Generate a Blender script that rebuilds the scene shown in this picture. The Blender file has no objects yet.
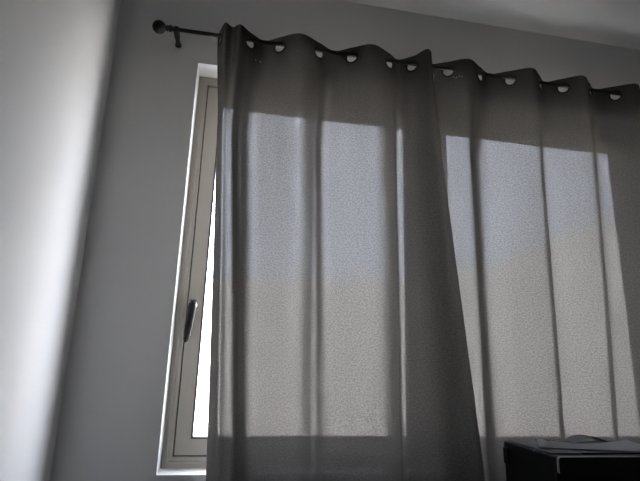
import bpy, bmesh, math, random
import numpy as np
from mathutils import Vector, Matrix, noise

random.seed(4)
scene = bpy.context.scene
C = scene.collection

# ------------------------------------------------------------------ camera
EYE = 1.15                       # eye height above the floor
D = 1.9                          # camera to window wall
f_px, pitch, yaw, roll = 487.4, math.radians(13.89), math.radians(10.53), math.radians(1.743)
s, c = math.sin, math.cos
Fw = Vector((s(yaw)*c(pitch), c(yaw)*c(pitch), s(pitch)))
R0 = Vector((c(yaw), -s(yaw), 0)); U0 = R0.cross(Fw)
Rt = R0*c(roll) + U0*s(roll); Up = U0*c(roll) - R0*s(roll)
cd = bpy.data.cameras.new('camera'); cam = bpy.data.objects.new('camera', cd); C.objects.link(cam)
cam.matrix_world = Matrix(((Rt.x, Up.x, -Fw.x, 0), (Rt.y, Up.y, -Fw.y, 0), (Rt.z, Up.z, -Fw.z, EYE), (0, 0, 0, 1)))
cd.sensor_fit = 'HORIZONTAL'; cd.sensor_width = 36.0; cd.lens = f_px*36.0/640.0
cd.clip_start = 0.02; cd.clip_end = 1000
scene.camera = cam

# ------------------------------------------------------------------ daylight
world = bpy.data.worlds.new('sky'); scene.world = world; world.use_nodes = True
wn = world.node_tree; wn.nodes.clear()
wo = wn.nodes.new('ShaderNodeOutputWorld'); wb = wn.nodes.new('ShaderNodeBackground')
sky = wn.nodes.new('ShaderNodeTexSky'); sky.sky_type = 'NISHITA'; sky.sun_disc = False
sky.sun_elevation = math.radians(48); sky.sun_rotation = math.radians(200)
sky.dust_density = 4.0; sky.air_density = 1.0
hz = wn.nodes.new('ShaderNodeMixRGB'); hz.inputs[0].default_value = 0.8
hz.inputs[2].default_value = (0.825, 0.872, 1.0, 1)
sm = wn.nodes.new('ShaderNodeMixRGB'); sm.blend_type = 'MULTIPLY'; sm.inputs[0].default_value = 1
sm.inputs[2].default_value = (0.12, 0.12, 0.12, 1)
wn.links.new(sky.outputs[0], sm.inputs[1]); wn.links.new(sm.outputs[0], hz.inputs[1])
wn.links.new(hz.outputs[0], wb.inputs[0]); wb.inputs[1].default_value = 16.0
wn.links.new(wb.outputs[0], wo.inputs[0])

sd = bpy.data.lights.new('sun', 'SUN'); sd.energy = 44.0; sd.angle = math.radians(0.6); sd.color = (1.0, 0.96, 0.91)
sun = bpy.data.objects.new('sun', sd); C.objects.link(sun)
sun.rotation_euler = Vector((0.25, 0.75, -0.85)).to_track_quat('-Z', 'Y').to_euler()

pd = bpy.data.lights.new('window_portal', 'AREA'); pd.shape = 'RECTANGLE'; pd.size = 2.45; pd.size_y = 1.7
pd.cycles.is_portal = True
portal = bpy.data.objects.new('window_portal', pd); C.objects.link(portal)
portal.location = (1.0, D+0.22, EYE+0.40); portal.rotation_euler = (math.radians(-90), 0, 0)

vs = scene.view_settings
vs.view_transform = 'Standard'; vs.look = 'None'; vs.gamma = 1.0; vs.use_curve_mapping = False
vs.exposure = 0.7

# ------------------------------------------------------------------ materials
def newmat(name):
    m = bpy.data.materials.new(name); m.use_nodes = True
    n = m.node_tree; n.nodes.clear()
    out = n.nodes.new('ShaderNodeOutputMaterial')
    return m, n, out

def surf(name, col, rough=0.6, metal=0.0, var=0.04, scale=6.0, bump=0.0, bscale=60.0, spec=0.5):
    m, n, out = newmat(name)
    b = n.nodes.new('ShaderNodeBsdfPrincipled'); n.links.new(b.outputs[0], out.inputs[0])
    b.inputs['Roughness'].default_value = rough; b.inputs['Metallic'].default_value = metal
    b.inputs['Specular IOR Level'].default_value = spec
    tc = n.nodes.new('ShaderNodeTexCoord'); nz = n.nodes.new('ShaderNodeTexNoise')
    nz.inputs['Scale'].default_value = scale; nz.inputs['Detail'].default_value = 4
    n.links.new(tc.outputs['Object'], nz.inputs['Vector'])
    r = n.nodes.new('ShaderNodeValToRGB')
    r.color_ramp.elements[0].position = 0.3; r.color_ramp.elements[1].position = 0.7
    r.color_ramp.elements[0].color = tuple(max(0, v*(1-var)) for v in col)+(1,)
    r.color_ramp.elements[1].color = tuple(min(1, v*(1+var)) for v in col)+(1,)
    n.links.new(nz.outputs['Fac'], r.inputs[0]); n.links.new(r.outputs[0], b.inputs['Base Color'])
    if bump:
        n2 = n.nodes.new('ShaderNodeTexNoise'); n2.inputs['Scale'].default_value = bscale; n2.inputs['Detail'].default_value = 3
        n.links.new(tc.outputs['Object'], n2.inputs['Vector'])
        bp = n.nodes.new('ShaderNodeBump'); bp.inputs['Strength'].default_value = bump; bp.inputs['Distance'].default_value = 0.01
        n.links.new(n2.outputs['Fac'], bp.inputs['Height']); n.links.new(bp.outputs[0], b.inputs['Normal'])
    return m

M_wall = surf('wall_paint', (0.765, 0.757, 0.745), 0.75, var=0.02, scale=2.0, bump=0.05, bscale=90)
M_ceil = surf('ceiling_paint', (0.74, 0.732, 0.72), 0.8, var=0.02, scale=2.0, bump=0.05, bscale=70)
M_floor = surf('floor_tile', (0.55, 0.53, 0.50), 0.45, var=0.10, scale=3.0)
M_reveal = surf('reveal_white_plaster', (0.70, 0.70, 0.69), 0.7, var=0.02)
M_alu = surf('champagne_frame', (0.36, 0.342, 0.305), 0.45, var=0.02, spec=0.4)
M_gask = surf('black_gasket', (0.015, 0.015, 0.016), 0.6)
M_bronze = surf('dark_bronze', (0.012, 0.011, 0.010), 0.45, metal=0.2, var=0.1, scale=30)
M_black = surf('black_plastic', (0.010, 0.010, 0.011), 0.40, var=0.08, scale=40, spec=0.35)
M_blackg = surf('black_gloss_plastic', (0.012, 0.012, 0.013), 0.25, var=0.05)
M_chrome = surf('chrome', (0.55, 0.56, 0.58), 0.18, metal=1.0, var=0.03)
M_silver = surf('silver_trim', (0.55, 0.55, 0.56), 0.45, metal=0.2, var=0.03)
M_lid = surf('grey_lid_plastic', (0.16, 0.16, 0.17), 0.5, var=0.05)
M_paper = surf('white_paper', (0.55, 0.55, 0.58), 0.8, var=0.02)
M_card = surf('brown_card', (0.32, 0.22, 0.17), 0.8, var=0.05)
M_desk = surf('dark_wood', (0.05, 0.032, 0.022), 0.5, var=0.2, scale=9)
M_hill = surf('dry_hillside', (0.45, 0.44, 0.42), 0.95, var=0.12, scale=0.05)
M_ground = surf('dry_ground', (0.45, 0.43, 0.40), 0.95, var=0.10, scale=0.1)

def glass_mat():
    m, n, out = newmat('window_glass')
    t = n.nodes.new('ShaderNodeBsdfTransparent'); t.inputs[0].default_value = (0.955, 0.955, 0.95, 1)
    g = n.nodes.new('ShaderNodeBsdfGlossy'); g.inputs['Roughness'].default_value = 0.02
    lw = n.nodes.new('ShaderNodeLayerWeight'); lw.inputs[0].default_value = 0.5      # facing, the same on both faces of the pane
    pw = n.nodes.new('ShaderNodeMath'); pw.operation = 'POWER'; n.links.new(lw.outputs['Facing'], pw.inputs[0]); pw.inputs[1].default_value = 5
    fr = n.nodes.new('ShaderNodeMath'); fr.operation = 'MULTIPLY_ADD'; n.links.new(pw.outputs[0], fr.inputs[0])
    fr.inputs[1].default_value = 0.8; fr.inputs[2].default_value = 0.04
    mx = n.nodes.new('ShaderNodeMixShader')
    n.links.new(fr.outputs[0], mx.inputs[0]); n.links.new(t.outputs[0], mx.inputs[1]); n.links.new(g.outputs[0], mx.inputs[2])
    n.links.new(mx.outputs[0], out.inputs[0])
    return m
M_glass = glass_mat()

T_MAX = 0.0182
def fabric_mat(name, pins=()):
    """Loose grey linen: diffuse + translucent cloth with fine open gaps between the threads.
    The gaps close when the cloth is looked through at a slant, as the thickness of the threads does."""
    m, n, out = newmat(name)
    N, L = n.nodes.new, n.links.new
    def math_(op, a, b=None, cl=False):
        q = N('ShaderNodeMath'); q.operation = op; q.use_clamp = cl
        for i, v in enumerate((a, b)):
            if v is None: continue
            if isinstance(v, (int, float)): q.inputs[i].default_value = v
            else: L(v, q.inputs[i])
        return q.outputs[0]
    uv = N('ShaderNodeUVMap')
    # weave: fine slubs, stretched along the weft and along the warp
    def stretched(sx, sy, scale, detail=2.0):
        mp = N('ShaderNodeMapping'); mp.inputs['Scale'].default_value = (sx, sy, 1)
        L(uv.outputs[0], mp.inputs['Vector'])
        z = N('ShaderNodeTexNoise'); z.inputs['Scale'].default_value = scale; z.inputs['Detail'].default_value = detail
        L(mp.outputs[0], z.inputs['Vector']); return z.outputs['Fac']
    weft = stretched(0.6, 1.25, 235.0, 1.0); warp = stretched(1.2, 0.65, 255.0, 1.0)
    w = math_('MULTIPLY', math_('ADD', weft, warp), 0.5)
    w = math_('MULTIPLY', math_('SUBTRACT', w, 0.46, True), 14.0, True)         # 0..1 speckle
    rows = stretched(0.02, 1.0, 170.0, 1.0)
    rows = math_('ADD', 0.72, math_('MULTIPLY', rows, 0.56))
    # slant
    g = N('ShaderNodeNewGeometry')
    fl = N('ShaderNodeVectorMath'); fl.operation = 'MULTIPLY'; fl.inputs[1].default_value = (1, 1, 0); L(g.outputs['Incoming'], fl.inputs[0])
    nm = N('ShaderNodeVectorMath'); nm.operation = 'NORMALIZE'; L(fl.outputs[0], nm.inputs[0])
    dt = N('ShaderNodeVectorMath'); dt.operation = 'DOT_PRODUCT'; L(nm.outputs[0], dt.inputs[0]); L(g.outputs['Normal'], dt.inputs[1])
    facing = math_('ABSOLUTE', dt.outputs['Value'])
    op = math_('POWER', math_('MULTIPLY', math_('SUBTRACT', facing, 0.66, True), 2.94, True), 1.5)
    tr = math_('MULTIPLY', math_('MULTIPLY', math_('MULTIPLY', op, w), rows), T_MAX*1.6)
    # pin holes
    for (pu, pv, pr) in pins:
        dv = N('ShaderNodeVectorMath'); dv.operation = 'DISTANCE'; L(uv.outputs[0], dv.inputs[0]); dv.inputs[1].default_value = (pu, pv, 0)
        tr = math_('MAXIMUM', tr, math_('LESS_THAN', dv.outputs['Value'], pr))
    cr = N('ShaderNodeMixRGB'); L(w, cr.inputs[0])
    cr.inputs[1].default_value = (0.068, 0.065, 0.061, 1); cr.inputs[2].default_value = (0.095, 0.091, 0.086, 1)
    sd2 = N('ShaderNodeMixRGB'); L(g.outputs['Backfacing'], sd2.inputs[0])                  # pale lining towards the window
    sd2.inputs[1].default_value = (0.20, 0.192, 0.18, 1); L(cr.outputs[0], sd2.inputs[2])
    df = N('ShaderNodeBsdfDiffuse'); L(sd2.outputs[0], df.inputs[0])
    tl = N('ShaderNodeBsdfTranslucent'); tl.inputs[0].default_value = (0.0092, 0.0086, 0.0078, 1)
    bp = N('ShaderNodeBump'); bp.inputs['Strength'].default_value = 0.25; bp.inputs['Distance'].default_value = 0.001
    L(w, bp.inputs['Height']); L(bp.outputs[0], df.inputs['Normal'])
    ad = N('ShaderNodeAddShader'); L(df.outputs[0], ad.inputs[0]); L(tl.outputs[0], ad.inputs[1])
    tp = N('ShaderNodeBsdfTransparent')
    mx = N('ShaderNodeMixShader'); L(tr, mx.inputs[0]); L(ad.outputs[0], mx.inputs[1]); L(tp.outputs[0], mx.inputs[2])
    L(mx.outputs[0], out.inputs[0])
    return m

# ------------------------------------------------------------------ helpers
def obj(name, bm, mat, parent=None, smooth=False, bevel=0.0, seg=2):
    me = bpy.data.meshes.new(name)
    bmesh.ops.recalc_face_normals(bm, faces=bm.faces[:])
    if bevel:
        es = [e for e in bm.edges if len(e.link_faces) == 2 and e.calc_face_angle(0) > 0.6]
        bmesh.ops.bevel(bm, geom=es, offset=bevel, segments=seg, profile=0.5, affect='EDGES')
    bm.to_mesh(me); bm.free()
    if smooth:
        for p in me.polygons: p.use_smooth = True
    me.materials.append(mat)
    o = bpy.data.objects.new(name, me); C.objects.link(o)
    if parent is not None: o.parent = parent
    return o

def box(bm, x0, x1, y0, y1, z0, z1):
    v = [bm.verts.new(p) for p in ((x0,y0,z0),(x1,y0,z0),(x1,y1,z0),(x0,y1,z0),(x0,y0,z1),(x1,y0,z1),(x1,y1,z1),(x0,y1,z1))]
    for q in ((0,3,2,1),(4,5,6,7),(0,1,5,4),(1,2,6,5),(2,3,7,6),(3,0,4,7)): bm.faces.new([v[i] for i in q])

def lathe(bm, prof, axis_o, axis, seg=24):
    """prof: list of (distance along axis, radius)"""
    a = Vector(axis).normalized(); t = a.orthogonal().normalized(); b = a.cross(t); o = Vector(axis_o)
    rings = []
    for h, r in prof:
        rings.append([bm.verts.new(o + a*h + (t*math.cos(k*2*math.pi/seg) + b*math.sin(k*2*math.pi/seg))*r) for k in range(seg)])
    for i in range(len(rings)-1):
        for k in range(seg):
            bm.faces.new((rings[i][k], rings[i][(k+1) % seg], rings[i+1][(k+1) % seg], rings[i+1][k]))
    bm.faces.new(rings[0][::-1]); bm.faces.new(rings[-1])

def thing(name, label, cat, loc=(0,0,0), group=None, kind=None):
    o = bpy.data.objects.new(name, None); C.objects.link(o); o.location = loc
    o.empty_display_size = 0.1
    if label: o['label'] = label
    if cat: o['category'] = cat
    if group: o['group'] = group
    if kind: o['kind'] = kind
    return o

def struct(o, label=None):
    o['kind'] = 'structure'
    if label: o['label'] = label
    return o

def Z(rel): return EYE + rel      # heights measured from eye level

# ------------------------------------------------------------------ room shell
XL, XR, YB = -0.535, 3.3, -2.3
CEIL = Z(1.641)
OX0, OX1, OZ0, OZ1 = -0.20, 2.005, Z(-0.408), Z(1.217)      # wall opening
YW = D + 0.24                                              # outer face of the window wall

def wall_with_hole():
    bm = bmesh.new()
    xs = [XL-0.2, OX0, OX1, XR+0.2]; zs = [-0.2, OZ0, OZ1, CEIL+0.2]
    def vv(x, y, z): return bm.verts.new((x, y, z))
    F_ = [[vv(x, D, z) for x in xs] for z in zs]; B_ = [[vv(x, YW, z) for x in xs] for z in zs]
    for i in range(3):
        for k in range(3):
            if i == 1 and k == 1: continue
            bm.faces.new((F_[i][k], F_[i][k+1], F_[i+1][k+1], F_[i+1][k]))
            bm.faces.new((B_[i][k], B_[i+1][k], B_[i+1][k+1], B_[i][k+1]))
    rim = [(1,1),(1,2),(2,2),(2,1)]
    for q in range(4):
        a, b = rim[q], rim[(q+1) % 4]
        bm.faces.new((F_[a[0]][a[1]], B_[a[0]][a[1]], B_[b[0]][b[1]], F_[b[0]][b[1]]))
    out = [(0,0),(0,1),(0,2),(0,3),(1,3),(2,3),(3,3),(3,2),(3,1),(3,0),(2,0),(1,0)]
    for q in range(12):
        a, b = out[q], out[(q+1) % 12]
        bm.faces.new((F_[a[0]][a[1]], F_[b[0]][b[1]], B_[b[0]][b[1]], B_[a[0]][a[1]]))
    return bm
struct(obj('wall_front', wall_with_hole(), M_wall), 'grey painted wall around the window')
bm = bmesh.new(); box(bm, XL-0.2, XL, YB-0.2, D, 0, CEIL); struct(obj('wall_left', bm, M_wall), 'pale painted side wall at the left edge, lit from the window')
bm = bmesh.new(); box(bm, XR, XR+0.2, YB-0.2, D, 0, CEIL); struct(obj('wall_right', bm, M_wall))
bm = bmesh.new(); box(bm, XL, XR, YB-0.2, YB, 0, CEIL); struct(obj('wall_back', bm, M_wall))
bm = bmesh.new(); box(bm, XL-0.2, XR+0.2, YB-0.2, D, -0.2, 0); struct(obj('floor', bm, M_floor))
bm = bmesh.new(); box(bm, XL-0.2, XR+0.2, YB-0.2, D, CEIL, CEIL+0.2); struct(obj('ceiling', bm, M_ceil), 'pale painted ceiling above the curtains')

# white plaster lining of the window recess
RT = 0.004
bm = bmesh.new()
box(bm, OX0, OX0+RT, D-0.002, D+0.115, OZ0, OZ1); box(bm, OX1-RT, OX1, D-0.002, D+0.115, OZ0, OZ1)
box(bm, OX0+RT, OX1-RT, D-0.002, D+0.115, OZ1-RT, OZ1); box(bm, OX0+RT, OX1-RT, D-0.004, D+0.115, OZ0, OZ0+0.010)
struct(obj('trim_1', bm, M_reveal), 'white plaster lining of the window recess')

# ------------------------------------------------------------------ window
YF = D + 0.10            # room-side face of the frame
win = thing('window_1', 'beige metal casement window with two lights behind the grey curtains', None, (0.95, YF, OZ0), kind='structure')
def wchild(name, bm, mat, parent=win, **k):
    o = obj(name, bm, mat, None, **k); o.parent = parent
    base = Vector(win.location)
    if parent is win: o.matrix_parent_inverse = Matrix.Translation(-base)
    else: o.matrix_parent_inverse = Matrix.Identity(4)
    return o
fx0, fx1, fz0, fz1 = OX0+RT, OX1-RT, OZ0+0.010, OZ1-RT
FW = 0.040
MX0, MX1 = 0.835, 0.905      # mullion
bm = bmesh.new()
def ring_rect(bm, x0, x1, z0, z1, w, y0, y1, wt=None, wb=None):
    wt = w if wt is None else wt; wb = w if wb is None else wb
    O = [(x0,z0),(x1,z0),(x1,z1),(x0,z1)]; I = [(x0+w,z0+wb),(x1-w,z0+wb),(x1-w,z1-wt),(x0+w,z1-wt)]
    vo = [[bm.verts.new((p[0], y, p[1])) for p in O] for y in (y0, y1)]
    vi = [[bm.verts.new((p[0], y, p[1])) for p in I] for y in (y0, y1)]
    for k in range(4):
        j = (k+1) % 4
        bm.faces.new((vo[0][k], vo[0][j], vi[0][j], vi[0][k])); bm.faces.new((vo[1][k], vi[1][k], vi[1][j], vo[1][j]))
        bm.faces.new((vo[0][k], vo[1][k], vo[1][j], vo[0][j])); bm.faces.new((vi[0][k], vi[0][j], vi[1][j], vi[1][k]))
ring_rect(bm, fx0, fx1, fz0, fz1, FW, YF, YF+0.065)
wchild('frame', bm, M_alu, bevel=0.003)
bm = bmesh.new(); ring_rect(bm, fx0+0.016, fx1-0.016, fz0+0.016, fz1-0.016, 0.010, YF-0.005, YF+0.002)
wchild('frame_bead', bm, M_alu, bevel=0.002)
bm = bmesh.new(); box(bm, MX0, MX1, YF, YF+0.065, fz0+FW, fz1-FW); wchild('mullion', bm, M_alu, bevel=0.003)
for (a, b, has_handle) in ((fx0+FW, MX0, True), (MX1, fx1-FW, False)):
    sz0, sz1 = fz0+FW+0.004, fz1-FW-0.006
    bm = bmesh.new(); ring_rect(bm, a+0.004, b-0.004, sz0, sz1, 0.060, YF+0.001, YF+0.050, wt=0.069, wb=0.062)
    sash = wchild('sash', bm, M_alu, bevel=0.002)
    bm = bmesh.new(); ring_rect(bm, a-0.001, b+0.001, sz0-0.005, sz1+0.007, 0.014, YF+0.010, YF+0.014)
    wchild('seal', bm, M_gask, sash)
    bm = bmesh.new(); ring_rect(bm, a+0.060, b-0.060, sz0+0.058, sz1-0.068, 0.006, YF+0.000, YF+0.046)
    g_ = wchild('gasket', bm, M_gask, sash)
    bm = bmesh.new(); box(bm, a+0.062, b-0.062, YF+0.022, YF+0.027, sz0+0.060, sz1-0.070)
    wchild('pane', bm, M_glass, sash)
    if has_handle:
        hx, hz = -0.132, Z(0.200)
        bm = bmesh.new()
        lathe(bm, [(0, 0.016), (0.010, 0.016), (0.013, 0.013), (0.020, 0.013)], (hx, YF-0.004, hz), (0, -1, 0), 20)
        box(bm, hx-0.012, hx+0.012, YF-0.012, YF-0.004, hz-0.050, hz+0.022)
        wchild('handle_base', bm, M_chrome, sash, bevel=0.0015)
        bm = bmesh.new()
        # lever: a tapered drop, hanging down from the boss
        n_ = 14; rings = []
        for i in range(n_):
            t = i/(n_-1); zz = hz + 0.014 - t*0.160
            wv = 0.0115 + 0.0045*math.sin(math.pi*min(1, 0.25+t*0.75)) if t < 0.93 else 0.0085
            if t == 1: wv = 0.004
            if i == 0: wv = 0.006
            yy = YF - 0.030 - 0.016*math.sin(t*math.pi*0.6); th_ = 0.008
            xx = hx - 0.012*t
            rings.append([bm.verts.new((xx+wv*math.cos(k*math.pi/6), yy+th_*math.sin(k*math.pi/6), zz)) for k in range(12)])
        for i in range(n_-1):
            for k in range(12): bm.faces.new((rings[i][k], rings[i][(k+1) % 12], rings[i+1][(k+1) % 12], rings[i+1][k]))
        bm.faces.new(rings[0]); bm.faces.new(rings[-1][::-1])
        wchild('handle', bm, M_black, sash, smooth=True)['label'] = 'black lever handle'

# ------------------------------------------------------------------ outdoors: dry ground and a hillside
bm = bmesh.new(); box(bm, -150, 150, YW+0.0, 260, -0.6, -0.4); struct(obj('ground', bm, M_ground), 'bare ground outside the window')
prof = [(-9, .15), (-.4, .155), (.02, .166), (.20, .172), (.365, .18), (.48, .195), (.58, .215), (.66, .265), (.736, .302), (.80, .325), (.868, .342), (1.0, .36), (1.3, .33), (9, .20)]
def elev(a): return float(np.interp(a, [p[0] for p in prof], [p[1] for p in prof]))
bm = bmesh.new(); rows = []
for j in range(26):
    R_ = 25 + j*4.2
    row = []
    for i in range(121):
        az = math.radians(-62 + i*124/120); x, y = R_*math.sin(az), R_*math.cos(az)
        e = elev(x/y); t = j/25
        h = e*y*(1-(1-t)**1.5) if t < 1 else e*y*0.97
        h += noise.fractal((x*0.05, y*0.05, 0), 1.0, 2.0, 4)*1.2*t
        row.append(bm.verts.new((x, y, EYE + h - (1.55+0.25)*(1-t))))
    rows.append(row)
for j in range(25):
    for i in range(120): bm.faces.new((rows[j][i], rows[j][i+1], rows[j+1][i+1], rows[j+1][i]))
struct(obj('hill', bm, M_hill, smooth=True), 'pale dry hillside outside behind the curtains')

# ------------------------------------------------------------------ curtain rod
YR, ZR, RR = D - 0.10, Z(1.288), 0.0080
rod = thing('curtain_rod', 'thin dark bronze curtain rod with round ball finial above the window', 'curtain rod', (0.9, YR, ZR))
def rchild(name, bm, mat, parent=rod, **k):
    o = obj(name, bm, mat, None, **k); o.parent = parent
    if parent is rod: o.matrix_parent_inverse = Matrix.Translation(-Vector(rod.location))
    return o
bm = bmesh.new(); lathe(bm, [(0, RR), (2.64, RR)], (-0.30, YR, ZR), (1, 0, 0), 20); rchild('pole', bm, M_bronze, smooth=False)
for (x, sg) in ((-0.298, -1), (2.338, 1)):
    bm = bmesh.new()
    prof_ = [(0, .0095), (.006, .0135), (.012, .0145), (.016, .009), (.022, .0135), (.026, .008)]
    prof_ += [(.026 + .027 - .027*math.cos(t), max(.003, .027*math.sin(t))) for t in np.linspace(.3, math.pi, 12)]
    lathe(bm, prof_, (x, YR, ZR), (sg, 0, 0), 24); rchild('finial', bm, M_bronze, smooth=True)
for bx_ in (-0.284, 0.824, 2.27):
    bm = bmesh.new()
    lathe(bm, [(0, .0135), (.004, .0140), (.008, .012), (.012, .0095), (.050, .0095), (.056, .012), (.095, .012)], (bx_, D, ZR-0.004), (0, -1, 0), 16)   # wall rose and arm
    lathe(bm, [(0, .0125), (.018, .0125)], (bx_-0.009, YR, ZR), (1, 0, 0), 20)                                             # ring round the pole
    b_ = rchild('bracket', bm, M_bronze)
    bm = bmesh.new(); lathe(bm, [(0, .003), (.010, .003), (.012, .006), (.016, .006)], (bx_, YR, ZR-0.012), (0, 0, -1), 12)
    rchild('thumb_screw', bm, M_bronze, b_)

# ------------------------------------------------------------------ curtains
ZT = Z(1.325); ZLOW = Z(-0.39); ZB = 0.30
RH = 0.0215                              # eyelet hole radius
ZG = ZR - (RH - RR) + 0.001              # eyelet centre height

def catmull(P, per=24):
    P = [np.array(p, float) for p in P]; out = []; kn = []
    Q = [2*P[0]-P[1]] + P + [2*P[-1]-P[-2]]
    for i in range(len(P)-1):
        p0, p1, p2, p3 = Q[i:i+4]
        kn.append(len(out))
        for k in range(per):
            t = k/per
            m1, m2 = (p2-p0)*0.5, (p3-p1)*0.5
            out.append((2*t**3-3*t*t+1)*p1 + (t**3-2*t*t+t)*m1 + (-2*t**3+3*t*t)*p2 + (t**3-t*t)*m2)
    kn.append(len(out)); out.append(P[-1])
    return np.array(out), kn

def make_curtain(name, label, top, mid, low, gidx, mat, seed, lift=0.0):
    tp, kn = catmull(top); mi, _ = catmull(mid); lo, _ = catmull(low)
    arc = np.concatenate([[0], np.cumsum(np.hypot(*np.diff(tp, axis=0).T))])
    cu = thing(name, label, 'curtain', (float(tp[:, 0].mean()), YR, ZB), group='grey eyelet curtains')
    zs = list(np.arange(ZT, ZT-0.105, -0.0035)); z = zs[-1]
    while z > ZB+0.03: z -= 0.022; zs.append(z)
    zs.append(ZB)
    H = ZT - ZLOW
    gs = [(arc[kn[g]], ZG) for g in gidx]
    verts = []; uvs = []
    for z in zs:
        h = (ZT - z)/H
        hm = 0.26
        if h < hm: q = h/hm; q = q*q*(3-2*q)*0.6 + q*0.4; P = tp*(1-q) + mi*q
        else: q = min(1.0, (h-hm)/(1-hm)); P = mi*(1-q) + lo*q
        # small irregular ripples that grow down the cloth
        for i, p in enumerate(P):
            rp = noise.noise((arc[i]*5.0+seed, z*0.9, seed))*0.010*min(1, h*2.0) + noise.noise((arc[i]*11.0, z*1.2+seed, 3.1))*0.0085*min(1, h*4)
            y = YR + p[1] + rp
            # the front row never touches the rod
            verts.append((p[0] + noise.noise((arc[i]*3.0, z*0.7, seed+9))*0.006*min(1, h*2), y, z + lift*max(0.0, 1-h*6)*max(0.0, 1-(arc[-1]-arc[i])/0.10)))
            uvs.append((arc[i], z))
    n = len(tp); faces = []
    for r in range(len(zs)-1):
        zc = (zs[r]+zs[r+1])/2
        for k in range(n-1):
            if r < 31:
                ac = (arc[k]+arc[k+1])/2
                if any((ac-g0)**2 + (zc-g1)**2 < (RH+0.002)**2 for g0, g1 in gs): continue
            a = r*n+k; faces.append((a, a+1, a+n+1, a+n))
    me = bpy.data.meshes.new('fabric'); me.from_pydata(verts, [], faces); 
    uvl = me.uv_layers.new(name='UVMap')
    li = np.empty(len(me.loops), dtype=np.int32); me.loops.foreach_get('vertex_index', li)
    uvl.data.foreach_set('uv', np.array(uvs, dtype=np.float32)[li].ravel())
    for p in me.polygons: p.use_smooth = True
    me.materials.append(mat)
    fo = bpy.data.objects.new('fabric', me); C.objects.link(fo); fo.parent = cu
    fo.matrix_parent_inverse = Matrix.Translation(-Vector(cu.location))
    # eyelet ring shared between the eyelets
    gm = bmesh.new(); prof_ = [(RH, -.0015), (RH+.002, -.003), (RH+.0065, -.0022), (RH+.0075, 0), (RH+.0065, .0022), (RH+.002, .003), (RH, .0015)]
    sg = 32; rings = [[gm.verts.new((r_*math.cos(k*2*math.pi/sg), y_, r_*math.sin(k*2*math.pi/sg))) for k in range(sg)] for r_, y_ in prof_]
    for i in range(len(rings)):
        j = (i+1) % len(rings)
        for k in range(sg): gm.faces.new((rings[i][k], rings[i][(k+1) % sg], rings[j][(k+1) % sg], rings[j][k]))
    g0 = None
    for g in gidx:
        i = kn[g]; i0, i1 = max(0, i-3), min(len(tp)-1, i+3)
        d = tp[i1]-tp[i0]; ang = math.atan2(d[1], d[0])
        if g0 is None: o = g0 = obj('eyelet', gm, M_bronze, None, smooth=True)
        else: o = g0.copy(); C.objects.link(o)
        o.parent = cu
        o.matrix_parent_inverse = Matrix.Translation(-Vector(cu.location))
        o.location = (tp[i][0], YR+tp[i][1], ZG); o.rotation_euler = (0, 0, ang)
    return cu

topL = [(-.122,.050),(-.107,0),(-.090,-.040),(-.060,-.018),(-.030,-.042),(.013,0),(.075,.040),(.138,0),(.220,-.042),(.305,0),(.380,.040),(.450,0),(.532,-.042),(.618,0),(.672,.035),(.724,0),(.775,-.045),(.812,-.012)]
midL = [(-.090,.036),(-.082,0),(-.070,-.040),(-.052,-.036),(-.032,-.038),(0,0),(.050,.036),(.130,.010),(.235,-.040),(.300,0),(.345,.036),(.430,.005),(.550,-.036),(.632,-.010),(.665,.035),(.720,0),(.800,-.045),(.848,-.008)]
lowL = [(-.030,.040),(-.012,0),(.006,-.042),(.032,-.042),(.058,-.034),(.085,0),(.125,.035),(.195,.012),(.280,-.014),(.335,.002),(.385,.014),(.480,0),(.590,-.036),(.650,-.008),(.680,.030),(.760,.005),(.900,-.035),(.968,-.018)]
topR = [(.842,.030),(.895,0),(.975,-.042),(1.050,0),(1.125,.040),(1.200,0),(1.284,-.045),(1.353,0),(1.410,.040),(1.472,0),(1.545,-.045),(1.616,0),(1.680,.040),(1.752,0),(1.830,-.045),(1.900,0),(1.965,.040),(2.030,0),(2.110,-.045),(2.180,0),(2.235,.030)]
midR = [(.828,.038),(.880,.004),(.955,-.040),(.995,0),(1.050,.036),(1.150,0),(1.285,-.045),(1.318,0),(1.360,.036),(1.440,0),(1.560,-.045),(1.592,0),(1.635,.036),(1.720,0),(1.835,-.045),(1.870,0),(1.920,.036),(2.000,0),(2.100,-.045),(2.140,0),(2.200,.030)]
lowR = [(.872,.048),(.930,.034),(.985,-.012),(1.010,.005),(1.050,.032),(1.140,0),(1.275,-.045),(1.300,0),(1.340,.036),(1.420,0),(1.515,-.045),(1.540,0),(1.580,.036),(1.660,0),(1.770,-.045),(1.800,0),(1.850,.036),(1.940,0),(2.040,-.045),(2.080,0),(2.150,.030)]

def arc_at(top, X):
    tp, kn = catmull(top); arc = np.concatenate([[0], np.cumsum(np.hypot(*np.diff(tp, axis=0).T))])
    return float(np.interp(X, tp[:, 0], arc))
pL = [(arc_at(topL, .046), ZT-0.107, .0022), (arc_at(topL, .067), ZT-0.106, .0030)]
pR = [(arc_at(topR, .915+.010*k), ZT-0.083-.004*(k % 2), .0022) for k in range(4)]
make_curtain('curtain', 'long grey linen eyelet curtain hanging beside the window handle', topL, midL, lowL, [1, 5, 7, 9, 11, 13, 15], fabric_mat('grey_linen', pL), 1.7, lift=0.030)
make_curtain('curtain', 'long grey linen eyelet curtain hanging behind the black printer', topR, midR, lowR, [1, 3, 5, 7, 9, 11, 13, 15, 17, 19], fabric_mat('grey_linen', pR), 6.3)

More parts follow.
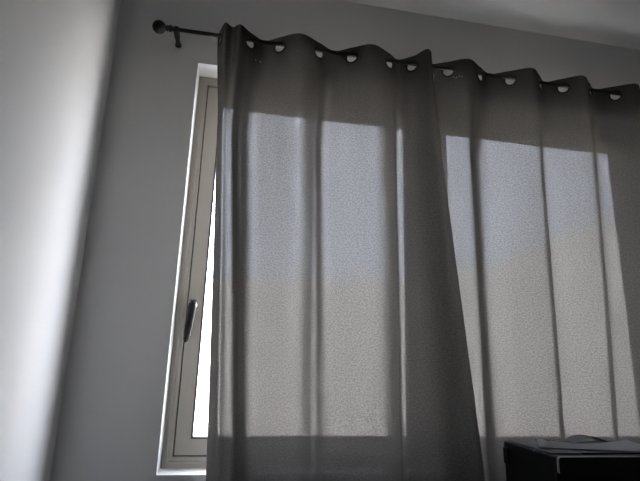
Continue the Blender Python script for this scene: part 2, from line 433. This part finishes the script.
# ------------------------------------------------------------------ desk and printer
PX0, PX1, PY0, PY1, PZ1 = 1.000, 1.430, 1.408, 1.695, Z(-0.253)
DT = PZ1 - 0.215
desk = thing('desk', 'dark wooden desk carrying the black printer', 'desk', (1.75, 1.36, 0))
def dchild(name, bm, **k):
    o = obj(name, bm, M_desk, None, **k); o.parent = desk; o.matrix_parent_inverse = Matrix.Translation(-Vector(desk.location)); return o
bm = bmesh.new(); box(bm, 0.95, 2.55, 1.02, 1.695, DT-0.03, DT); dchild('desk_top', bm, bevel=0.003)
for x in (0.98, 2.48):
    for y in (1.05, 1.63):
        bm = bmesh.new(); box(bm, x, x+0.045, y, y+0.045, 0, DT-0.03); dchild('leg', bm)

pr = thing('printer', 'black desktop printer with papers on top in the lower right corner', 'printer', ((PX0+PX1)/2, (PY0+PY1)/2, DT))
def pchild(name, bm, mat, parent=pr, **k):
    o = obj(name, bm, mat, None, **k); o.parent = parent
    if parent is pr: o.matrix_parent_inverse = Matrix.Translation(-Vector(pr.location))
    return o
bm = bmesh.new(); box(bm, PX0, PX1, PY0+0.004, PY1, DT, PZ1-0.004); pchild('body', bm, M_black, bevel=0.005)
bm = bmesh.new(); box(bm, PX0-0.006, PX0+0.004, PY1-0.035, PY1-0.004, PZ1-0.075, PZ1-0.022); pchild('side_latch', bm, M_black, bevel=0.002)
bm = bmesh.new(); box(bm, PX0+0.010, PX0+0.115, PY0+0.03, PY1-0.010, PZ1-0.006, PZ1+0.001); pchild('side_lid', bm, M_lid, bevel=0.002)
bm = bmesh.new(); box(bm, PX0+0.117, PX1-0.010, PY0+0.03, PY1-0.010, PZ1-0.006, PZ1+0.001); pchild('lid', bm, M_black, bevel=0.002)
# front door: a rounded panel with a thin silver rim
def rounded(bm, x0, x1, z0, z1, r, y0, y1, n=6):
    pts = []
    for (cx, cz, a0) in ((x1-r, z1-r, 0), (x0+r, z1-r, 90), (x0+r, z0+r, 180), (x1-r, z0+r, 270)):
        for k in range(n+1):
            a = math.radians(a0+90*k/n); pts.append((cx+r*math.cos(a), cz+r*math.sin(a)))
    A = [bm.verts.new((p[0], y0, p[1])) for p in pts]; B = [bm.verts.new((p[0], y1, p[1])) for p in pts]
    bm.faces.new(A); bm.faces.new(B[::-1])
    for k in range(len(pts)): j = (k+1) % len(pts); bm.faces.new((A[k], B[k], B[j], A[j]))
bm = bmesh.new(); rounded(bm, PX0+0.004, PX1-0.004, PZ1-0.054, PZ1-0.004, 0.010, PY0-0.004, PY0+0.006); fd = pchild('front_panel_rim', bm, M_silver)
bm = bmesh.new(); rounded(bm, PX0+0.0065, PX1-0.0065, PZ1-0.060, PZ1-0.0055, 0.009, PY0-0.008, PY0+0.004); pchild('front_panel', bm, M_blackg)
bm = bmesh.new(); box(bm, PX0+0.03, PX1-0.03, PY0-0.012, PY0+0.02, DT+0.02, DT+0.09); pchild('paper_tray', bm, M_black, bevel=0.004)

# papers lying on the printer
def sheet(name, label, corners, z, th, mat, nx=20, ny=10, bow=None):
    """corners FL, FR, BR, BL of a sheet lying at height z"""
    bm = bmesh.new(); V = [[], []]; FL, FR, BR, BL = [np.array(q) for q in corners]
    for l, dz in enumerate((0, th)):
        for j in range(ny+1):
            row = []
            for i in range(nx+1):
                u, v = i/nx, j/ny
                q = (FL*(1-u)+FR*u)*(1-v) + (BL*(1-u)+BR*u)*v
                row.append(bm.verts.new((q[0], q[1], z + dz + (bow(u, v) if bow else 0))))
            V[l].append(row)
    for l in (0, 1):
        for j in range(ny):
            for i in range(nx): bm.faces.new((V[l][j][i], V[l][j][i+1], V[l][j+1][i+1], V[l][j+1][i]))
    for i in range(nx):
        bm.faces.new((V[0][0][i], V[0][0][i+1], V[1][0][i+1], V[1][0][i])); bm.faces.new((V[0][ny][i], V[0][ny][i+1], V[1][ny][i+1], V[1][ny][i]))
    for j in range(ny):
        bm.faces.new((V[0][j][0], V[0][j+1][0], V[1][j+1][0], V[1][j][0])); bm.faces.new((V[0][j][nx], V[0][j+1][nx], V[1][j+1][nx], V[1][j][nx]))
    o = obj(name, bm, mat, None, smooth=False)
    o['label'] = label; o['category'] = 'paper'; o['group'] = 'papers on the printer'
    return o
ZP = PZ1 + 0.0012
sheet('paper_folder', 'brown-edged card folder under the long grey sheet on the printer', ((1.022, 1.515), (1.400, 1.418), (1.420, 1.600), (1.110, 1.580)), ZP, 0.0022, M_card)
sheet('paper_sheet', 'long grey sheet of paper lying along the front of the printer top', ((1.020, 1.517), (1.400, 1.420), (1.420, 1.602), (1.108, 1.582)), ZP+0.0026, 0.0012, M_paper,
      bow=lambda u, v: 0.010*v*(2*u-1)**2)
sheet('paper_slip', 'small grey slip of paper on the left end of the printer top', ((1.022, 1.523), (1.066, 1.512), (1.125, 1.590), (1.118, 1.676)), ZP+0.0045, 0.0010, M_paper,
      bow=lambda u, v: 0.005*v*(1-u))
sheet('folded_paper', 'folded grey paper standing in a low hump at the back of the printer top', ((1.225, 1.610), (1.370, 1.612), (1.370, 1.680), (1.225, 1.678)), ZP, 0.0012, M_lid,
      bow=lambda u, v: 0.020*math.sin(math.pi*u)**1.3)
